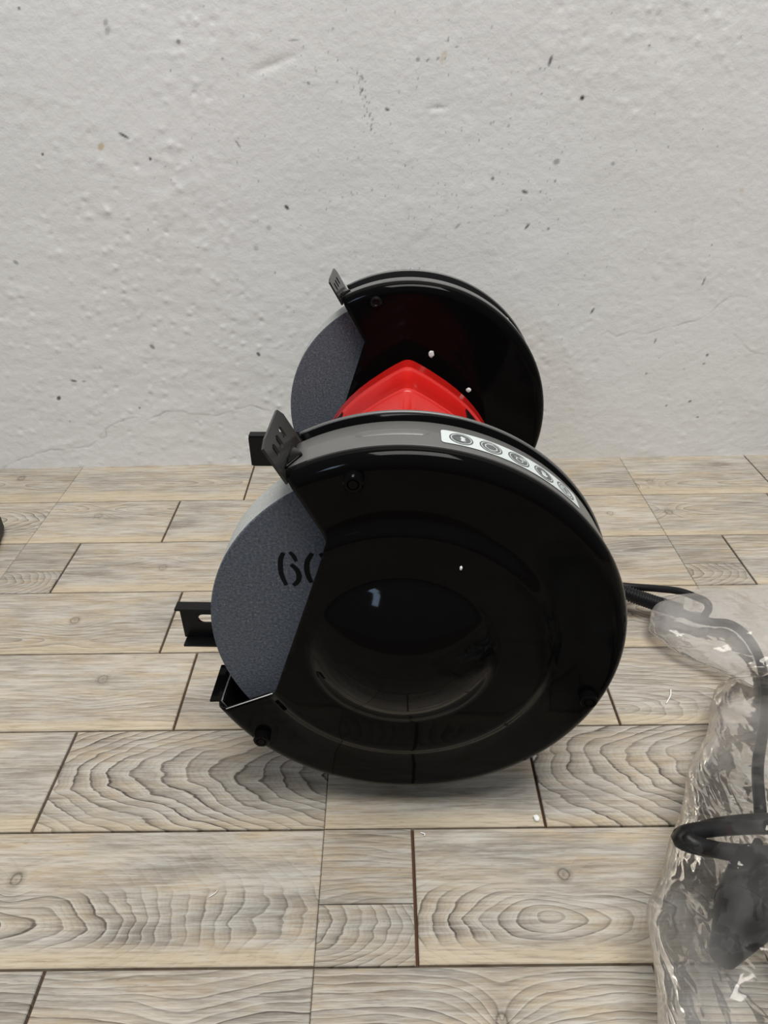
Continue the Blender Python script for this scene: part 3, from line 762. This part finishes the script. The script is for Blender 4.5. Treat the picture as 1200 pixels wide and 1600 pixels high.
# motor housing: a gabled casing that swells into a ring at the middle
half = [(0, 63.4), (2.5, 63.1), (5, 62.1), (10, 59.4), (17.5, 54.8), (30, 46.2), (38, 39.8), (46, 32.3), (52, 25.4), (57, 18.8), (61.5, 11.5), (65, 4), (67.5, -6), (68.5, -20), (67, -38), (62, -54), (54, -64), (44, -68)]
half = [(a * .001, b * .001) for a, b in half]
def section(y, s):
    pts = [(x * s, z * s) for x, z in half]
    return [(x, y, GZ + z) for x, z in pts] + [(-x, y, GZ + z) for x, z in pts[::-1][:-1]]
secs = [(.047, .55), (.060, .60), (.066, .93), (.070, .972), (.0955, .975), (.0970, 1.0), (.1325, 1.0), (.1340, .978), (.1880, .978), (.1885, .985), (.1900, 1.004), (.1925, 1.004), (.1945, .986), (.2270, .986), (.2280, .992), (.2296, 1.010), (.2325, 1.010), (.2335, 1.0), (.2480, .996), (.2500, .985), (.2512, .95), (.256, .60), (REAR - .001, .55)]
vs, fs = [], []; NS = 2 * len(half) - 1
for y, s in secs: vs += section(y, s)
for i in range(len(secs) - 1):
    for k in range(NS):
        k2 = (k + 1) % NS; fs.append((i * NS + k, i * NS + k2, (i + 1) * NS + k2, (i + 1) * NS + k))
fs += [tuple(range(NS)), tuple(range((len(secs) - 1) * NS, len(secs) * NS))[::-1]]
bm = bmesh.new(); bv = [bm.verts.new(v) for v in vs]
for f in fs: bm.faces.new([bv[i] for i in f])
bmesh.ops.recalc_face_normals(bm, faces=bm.faces)
motor = bmobj('motor_housing', bm, M['red'], grinder); motor['label'] = 'glossy red gabled motor casing'
sharp(motor, 50); bevel(motor, .0007, 2)
# dark cooling slots low on both shoulders, between the two raised ribs
def on_casing(px, py):
    prof = [(a * .988, b * .988) for a, b in half]
    for i in range(400):
        dy = .15 + i * .00025; x, z = on_disc(px, py, dy)
        zt = np.interp(abs(x), [p[0] for p in prof[:10]], [p[1] for p in prof[:10]])
        if z < zt: return Vector((x, dy, GZ + z))
    return Vector((x, dy, GZ + z))
for tri in (((524, 656), (538, 641), (533, 655)), ((727, 640), (744, 661), (730, 656))):
    P = [on_casing(*p) for p in tri]; n_ = (P[1] - P[0]).cross(P[2] - P[0]).normalized()
    if n_.z < 0: n_ = -n_
    vs = [p + n_ * .0012 for p in P] + [p - n_ * .002 for p in P]
    fs = [(0, 1, 2), (5, 4, 3), (0, 3, 4, 1), (1, 4, 5, 2), (2, 5, 3, 0)]
    obj('cooling_slot', vs, fs, M['bracket'], motor)
# axle
vs, fs = lathe_y([(0, .004), (.008, .004), (.008, .05), (.016, .05), (.016, REAR), (.008, REAR), (.008, REAR + .04), (0, REAR + .04)], 24, 0, GZ)
obj('axle', vs, fs, M['edge'], grinder, False)
# base and feet
bm = bmesh.new()
def frust(bm, x0, x1, y0, y1, z0, sx, sy, z1):
    v = [bm.verts.new(p) for p in ((x0, y0, z0), (x1, y0, z0), (x1, y1, z0), (x0, y1, z0), (x0 + sx, y0 + sy, z1), (x1 - sx, y0 + sy, z1), (x1 - sx, y1 - sy, z1), (x0 + sx, y1 - sy, z1))]
    for f in ((3, 2, 1, 0), (4, 5, 6, 7), (0, 1, 5, 4), (1, 2, 6, 5), (2, 3, 7, 6), (3, 0, 4, 7)): bm.faces.new([v[i] for i in f])
frust(bm, -.070, .080, .085, .250, .010, .012, .014, GZ - .058)
base = bmobj('base', bm, M['bracket'], grinder); bevel(base, .005, 3)
for x in (-.052, .062):
    for y in (.103, .232):
        bm = bmesh.new(); bmesh.ops.create_cone(bm, cap_ends=True, segments=18, radius1=.0095, radius2=.008, depth=.0102, matrix=Matrix.Translation((x, y, .0052)))
        bmobj('rubber_foot', bm, M['rubber'], grinder)

# power cord, built in the grinder's own frame
GI = Matrix.Translation((GX, GY, 0)) @ Matrix.Rotation(-PSI, 4, 'Z'); GI.invert()
def loc(p): return GI @ Vector(p)
def F(px, py, z): return loc(on_floor(px, py, z))
sl = smooth_path([Vector((.072, .175, .030)), F(900, 893, .027), F(975, 925, .022), F(1020, 941, .017), F(1062, 954, .011)], 44)
vs, fs = tube_data(sl, lambda i: .0056 + (.0006 if i % 4 < 2 else -.0003), 14)
o = obj('cord_sleeve', vs, fs, M['rubber'], grinder, True); o['label'] = 'ribbed black cord sleeve'
vs, fs = [], []
def cord(pts, r, n=10):
    a, b = tube_data(smooth_path(pts, n), r, 12, len(vs)); vs.extend(a); fs.extend(b)
cord([F(1050, 950, .012), F(1085, 966, .008), F(1112, 972, .007), F(1140, 975, .007), F(1163, 990, .008), F(1182, 1018, .009), F(1192, 1050, .009), F(1196, 1090, .012), F(1192, 1140, .022), F(1184, 1200, .030), F(1188, 1270, .034)], .0034)
cord([F(958, 914, .022), F(990, 917, .021), F(1030, 920, .018), F(1062, 924, .015), F(1088, 933, .012), F(1104, 941, .010), F(1107, 952, .007), F(1100, 962, .005)], .0030)
# the bundled coil inside the bag
def coil(cx, cy, cz, rx, ry, rot, tilt, r, turns, ph=0):
    pts = []
    for i in range(turns * 14 + 1):
        a = 2 * PI * i / 14 + ph; j = i / 14
        x = (rx + .003 * math.sin(j * 2.1)) * math.cos(a); y = (ry + .002 * math.cos(j * 3)) * math.sin(a)
        z = cz + x * tilt + .0035 * math.sin(j * 4.2 + a * .5)
        pts.append(loc((cx + x * math.cos(rot) - y * math.sin(rot), cy + x * math.sin(rot) + y * math.cos(rot), max(z, .006))))
    cord(pts, r, 3)
e = on_floor(1127, 1330, .040)
coil(e.x + .032, e.y + .006, .040, .052, .0075, .06, -.10, .0042, 2, 3.1)
coil(.272, .180, .030, .016, .085, .22, .1, .0042, 3, 1.3)
coil(.226, .120, .030, .010, .070, .50, .1, .0042, 2, .6)
coil(.290, .272, .034, .020, .050, -.15, .1, .0042, 3, 1.9)
o = obj('power_cord', vs, fs, M['rubber'], grinder, True); o['label'] = 'thin black power cord folded and coiled inside the bag'
# plug on the end of the cord
pl = []
c = on_floor(1182, 1395, .045)
bm = bmesh.new()
bmesh.ops.create_cone(bm, cap_ends=True, segments=20, radius1=.0165, radius2=.0145, depth=.030, matrix=Matrix.Translation((0, 0, .0)))
bmesh.ops.create_cone(bm, cap_ends=True, segments=20, radius1=.014, radius2=.006, depth=.030, matrix=Matrix.Translation((0, 0, .030)))
for s_ in (-1, 1): bmesh.ops.create_cone(bm, cap_ends=True, segments=10, radius1=.0024, radius2=.0024, depth=.018, matrix=Matrix.Translation((s_ * .0095, 0, -.023)))
plug = bmobj('plug', bm, M['dark_plastic'], grinder); sharp(plug)
plug.location = loc((c.x, c.y, .045)); plug.rotation_euler = (math.radians(82), 0, math.radians(-42)); plug['label'] = 'round black mains plug'

# ================================================================== PLASTIC BAG
def make_bag():
    # (left edge x, right edge x, y, height) along the bag, from its open mouth to its closed end
    st = [(.252, .340, .478, .006), (.240, .348, .464, .014), (.222, .352, .444, .022), (.204, .350, .414, .030), (.224, .340, .385, .030), (.248, .325, .360, .030), (.222, .335, .340, .044), (.202, .345, .305, .060),
          (.174, .365, .262, .074), (.152, .385, .225, .080), (.130, .400, .185, .080), (.112, .405, .140, .078), (.104, .405, .090, .070), (.108, .395, .040, .056), (.12, .38, .000, .030), (.13, .37, -.012, .006)]
    st = [((a + b) / 2, y, (b - a) / 2, h) for a, b, y, h in st]
    NV, NU = 190, 170
    P = np.array(st); tt = np.linspace(0, len(st) - 1, NV)
    ip = np.floor(tt).astype(int).clip(0, len(st) - 2); f = tt - ip; f = f * f * (3 - 2 * f) * .5 + f * .5
    Q = P[ip] * (1 - f)[:, None] + P[ip + 1] * f[:, None]
    vs, fs = [], []
    for j in range(NV):
        x0, y0, hw, hh = Q[j]
        for i in range(NU):
            a = 2 * PI * i / NU
            cx, sz = math.cos(a), math.sin(a)
            ex = math.copysign(abs(cx) ** .8, cx); ez = math.copysign(abs(sz) ** .9, sz)
            x = x0 + hw * ex; z = hh * .5 + hh * .5 * ez
            p = Vector((x, y0, z))
            # large crumples, then sharp creases (cell borders), all pushed outward
            top = max(0, ez * .9 + .1)
            c1 = noise.noise(p * 16 + Vector((3, 1, 7))); c2 = noise.noise(p * 38)
            w_ = Vector((c1, c2, 0)) * .35
            r1 = abs(noise.noise(Vector((p.x * 30, p.y * 15, p.z * 26)) + w_)); r2 = abs(noise.noise(Vector((p.x * 24 + p.y * 40, p.y * 30 - p.x * 22, p.z * 40 + 5)) + w_)); r3 = abs(noise.noise(p * 85 + Vector((2, 8, 1)) + w_))
            k = .005 * c1 + .0015 * c2 + top * (.0075 * (.45 - 2 * r1) + .0055 * (.45 - 2 * r2)) + (.3 + .7 * top) * .0012 * (.4 - 2 * r3) + .001
            amp = min(1, hh / .04)
            x += cx * k * (.8 + .5 * amp); z += (top * k * amp)
            y = y0 + .010 * noise.noise(p * 22 + Vector((9, 0, 0)))
            vs.append((x, y, max(z, .0012 + .0006 * (1 + c2))))
    for j in range(NV - 1):
        for i in range(NU):
            i2 = (i + 1) % NU; fs.append((j * NU + i, j * NU + i2, (j + 1) * NU + i2, (j + 1) * NU + i))
    o = obj('plastic_bag', vs, fs, M['bag'], None, True)
    lay = []                                             # where the film lies doubled: the gathered mouth and the folded-over left flap
    for x, y, z in vs:
        a_ = min(1, max(0, (y - .345) / .03)); b_ = math.exp(-((y - .290) / .035) ** 2) * min(1, max(0, (.235 - x) / .02))
        c_ = .8 * math.exp(-((y - .13) / .06) ** 2) * min(1, max(0, (.150 - x) / .02))
        lay.append(min(1, max(a_ * .8, b_, c_) * (.75 + .6 * noise.noise((x * 30, y * 30, 2)))))
    o.data.attributes.new('layers', 'FLOAT', 'POINT').data.foreach_set('value', lay)
    tag(o, 'crumpled clear plastic bag wrapped around the black cord, on the floor at the right', 'plastic bag')
    return o
make_bag()

# ================================================================== SMALL BITS
def chip(name, p, size, flat_, label, cat, seed, mat, rot=0, n=None):
    rnd = random.Random(seed); bm = bmesh.new()
    bmesh.ops.create_icosphere(bm, subdivisions=2, radius=1)
    for v in bm.verts:
        k = 1 + .28 * noise.noise(v.co * 1.6 + Vector((seed, 0, 0)))
        v.co = Vector((v.co.x * size[0] * k, v.co.y * size[1] * k, v.co.z * flat_ * k))
    o = bmobj(name, bm, mat, None, False); o.location = p; o.rotation_euler = (PI / 2, 0, rot) if n else (0, 0, rot)
    tag(o, label, cat); return o
p = on_floor(838, 1280); chip('plaster_chip', (p.x, p.y, .0012), (.0020, .0022), .0013, 'white plaster chip on the floor in front of the grinder beside a dark joint', 'chip', 3, M['chip'])
for px, py, s_, dy, lb in ((674, 552, (.0022, .0030), REAR, 'larger white speck on the rear guard above the red motor'),
                           (732, 608, (.0020, .0020), REAR, 'round white speck on the rear guard beside the red motor slope'),
                           (720, 884, (.0007, .0012), -.0035, 'tiny white speck on the front guard face above its dome')):
    x, z = on_disc(px, py, dy); w = GC + GR * x + GN * (dy - .0014 - .0005) + Vector((0, 0, z))
    chip('white_speck', w, s_, .0006, lb, 'flake', px, M['chip'], -PSI, True)  # small flat white specks set on the guard faces
def lint(px0, py0, px1, py1, lb, r=.00035):
    a, b = on_floor(px0, py0, .0006), on_floor(px1, py1, .0006); mid = (a + b) / 2 + Vector((.0012, 0, .0006))
    v, f = tube_data(smooth_path([a, mid, b], 5), r, 6); o = obj('lint_strand', v, f, M['fluff'], None, True); tag(o, lb, 'lint'); return o
lint(1041, 1099, 1048, 1077, 'short white lint strand on the floor between grinder and plastic bag', .0005)
lint(326, 1402, 340, 1391, 'thin white lint strand on the floor at lower left', .00025)
lint(657, 1301, 663, 1306, 'tiny pale lint crumb on the floor below the grinder', .0004)
# something dark that only just enters the picture at the left
p = on_floor(-6, 876)
bm = bmesh.new(); box_bm(bm, -.085, 0, 0, .055, 0, .022); 
o = bmobj('dark_block', bm, M['dark_block']); bevel(o, .006, 3); o.location = (p.x, p.y, .0004); o.rotation_euler = (0, 0, .25)
tag(o, 'dark block on the floor cut off by the left edge of the picture', 'block')
